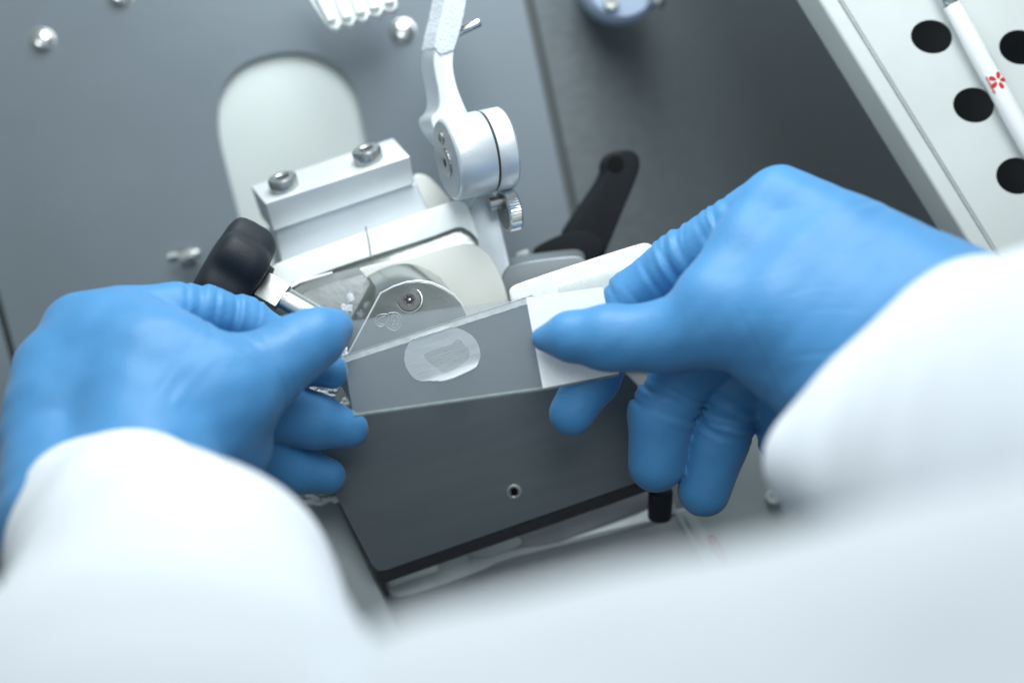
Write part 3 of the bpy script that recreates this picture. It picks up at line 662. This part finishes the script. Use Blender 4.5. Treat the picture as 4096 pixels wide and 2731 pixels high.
def dispR(V, N):
    V = wob(V, N, .10, .16, 3)
    V = folds(V, N, P(3040, 835, 21), P(2600, 1135, 9), 12.5, 15, .55, 5, .12, .12)
    V = folds(V, N, P(3060, 800, 25), P(3700, 1500, 48), 34, 6, .18, 31, .3, .9)
    V = folds(V, N, P(2850, 1500, 34), P(3250, 1330, 40), 22, 5, .22, 33, .3, .6)
    V = folds(V, N, P(2600, 1130, 9), P(2480, 1240, 7), 12, 3, .4, 6, .2)
    V = folds(V, N, P(2735, 1505, 11), P(2640, 1680, 8), 13, 5, .75, 7, .15)
    V = folds(V, N, P(2970, 1530, 10), P(2880, 1740, 4), 13, 6, .75, 8, .15)
    V = folds(V, N, P(3230, 1520, 18), P(3145, 1700, 10), 11, 4, .45, 9, .2)
    V = folds(V, N, P(2450, 1352, 26), P(2820, 1310, 33), 14, 5, .13, 12, .3)
    return V
np_obj('glove', sculpt(R_palm + [R_thumb, R_index, R_mid, R_ring, R_lit], .8, disp=dispR), 'glove', person)['label'] = 'right blue nitrile glove'
# left hand
L_palm = [
 (6, ch((320, 1330, 24, 11), (560, 1500, 34, 18), (560, 1900, 52, 22))),
 (8, ch((240, 1500, 32, 13.5), (190, 1760, 46, 12.5), (260, 2080, 64, 18))),
 (8, ch((480, 1330, 25, 12), (700, 1480, 34, 14.5), (900, 1580, 36, 14))),
 (10, ch((780, 1700, 38, 17), (940, 1790, 30, 10.5))),
 (10, ch((420, 1420, 30, 15), (820, 1560, 38, 15))),
 (6, ch((600, 1500, 34, 18), (250, 1650, 40, 15))),
]
L_thumb = (7, ch((700, 1600, 38, 16), (930, 1560, 36, 13), (1060, 1480, 32, 11), (1170, 1405, 29, 9.6), (1262, 1352, 26, 8.2), (1338, 1308, 22.5, 5.2)))
L_index = (2.0, ch((480, 1275, 22, 9.4), (700, 1238, 18, 7.6), (830, 1250, 14, 7.4), (980, 1290, 10, 7.0), (1120, 1380, 9, 6.8), (1230, 1450, 7.5, 6.4), (1328, 1488, 8.4, 4.9)))
L_mid = (1.6, ch((850, 1600, 22, 10), (1080, 1640, 12, 8.8), (1250, 1680, 7, 8.0), (1402, 1716, 4.5, 5.3)))
L_ring = (1.2, ch((850, 1740, 18, 9.5), (1020, 1805, 6, 8.4), (1170, 1868, 0, 7.3), (1310, 1902, -3, 5.4)))
def dispL(V, N):
    V = wob(V, N, .10, .16, 8)
    V = folds(V, N, P(640, 1240, 20), P(1060, 1330, 10), 11.5, 5, .9, 25, .12, -.05, ws=1.15)
    V = folds(V, N, P(900, 1580, 36), P(1200, 1400, 29), 17, 7, .3, 26, .25, .5)
    V = folds(V, N, P(500, 1400, 36), P(950, 1620, 40), 24, 4, .25, 28, .3, 1.0)
    V = folds(V, N, P(1000, 1630, 14), P(1180, 1660, 8), 12, 3, .3, 27, .3)
    return V
np_obj('glove', sculpt(L_palm + [L_thumb, L_index, L_mid, L_ring], .8, disp=dispL), 'glove', person)['label'] = 'left blue nitrile glove'
# coat sleeves and front
def dispS(seed, amp=1.5):
    return lambda V, N: wob(V, N, amp, .034, seed)
np_obj('coat_sleeve', sculpt([(20, ch((432, 2130, 62, 26.5), (700, 2500, 110, 40), (620, 3300, 215, 56), (600, 3900, 300, 62)))], 2.2, shell=4, cut=(P(432, 2130, 48), Vector((.1, -.25, 1)).normalized()), disp=dispS(4)), 'coat', person)['label'] = 'left white coat sleeve'
np_obj('coat_sleeve', sculpt([(20, ch((3262, 1850, 96, 11.5), (4500, 2260, 190, 27), (5400, 2700, 270, 40))), (18, ch((3965, 1520, 100, 29), (4900, 1900, 200, 55), (5600, 2400, 280, 60))), (10, ch((3262, 1850, 96, 11.5), (3965, 1520, 100, 29))), (24, ch((3620, 1760, 106, 22), (4700, 2060, 200, 56)))], 2.2, shell=4, cut=(P(3600, 1600, 80), Vector((.25, -.15, 1)).normalized()), disp=dispS(9, .45)), 'coat', person)['label'] = 'right white coat sleeve'
np_obj('coat_front', sculpt([(20, ch((2000, 3370, 300, 40), (3500, 3110, 305, 40), (5200, 2760, 305, 44))), (30, ch((2000, 4300, 310, 60), (5200, 4000, 315, 60)))], 3.0, disp=dispS(14, 1.2)), 'coat', person)
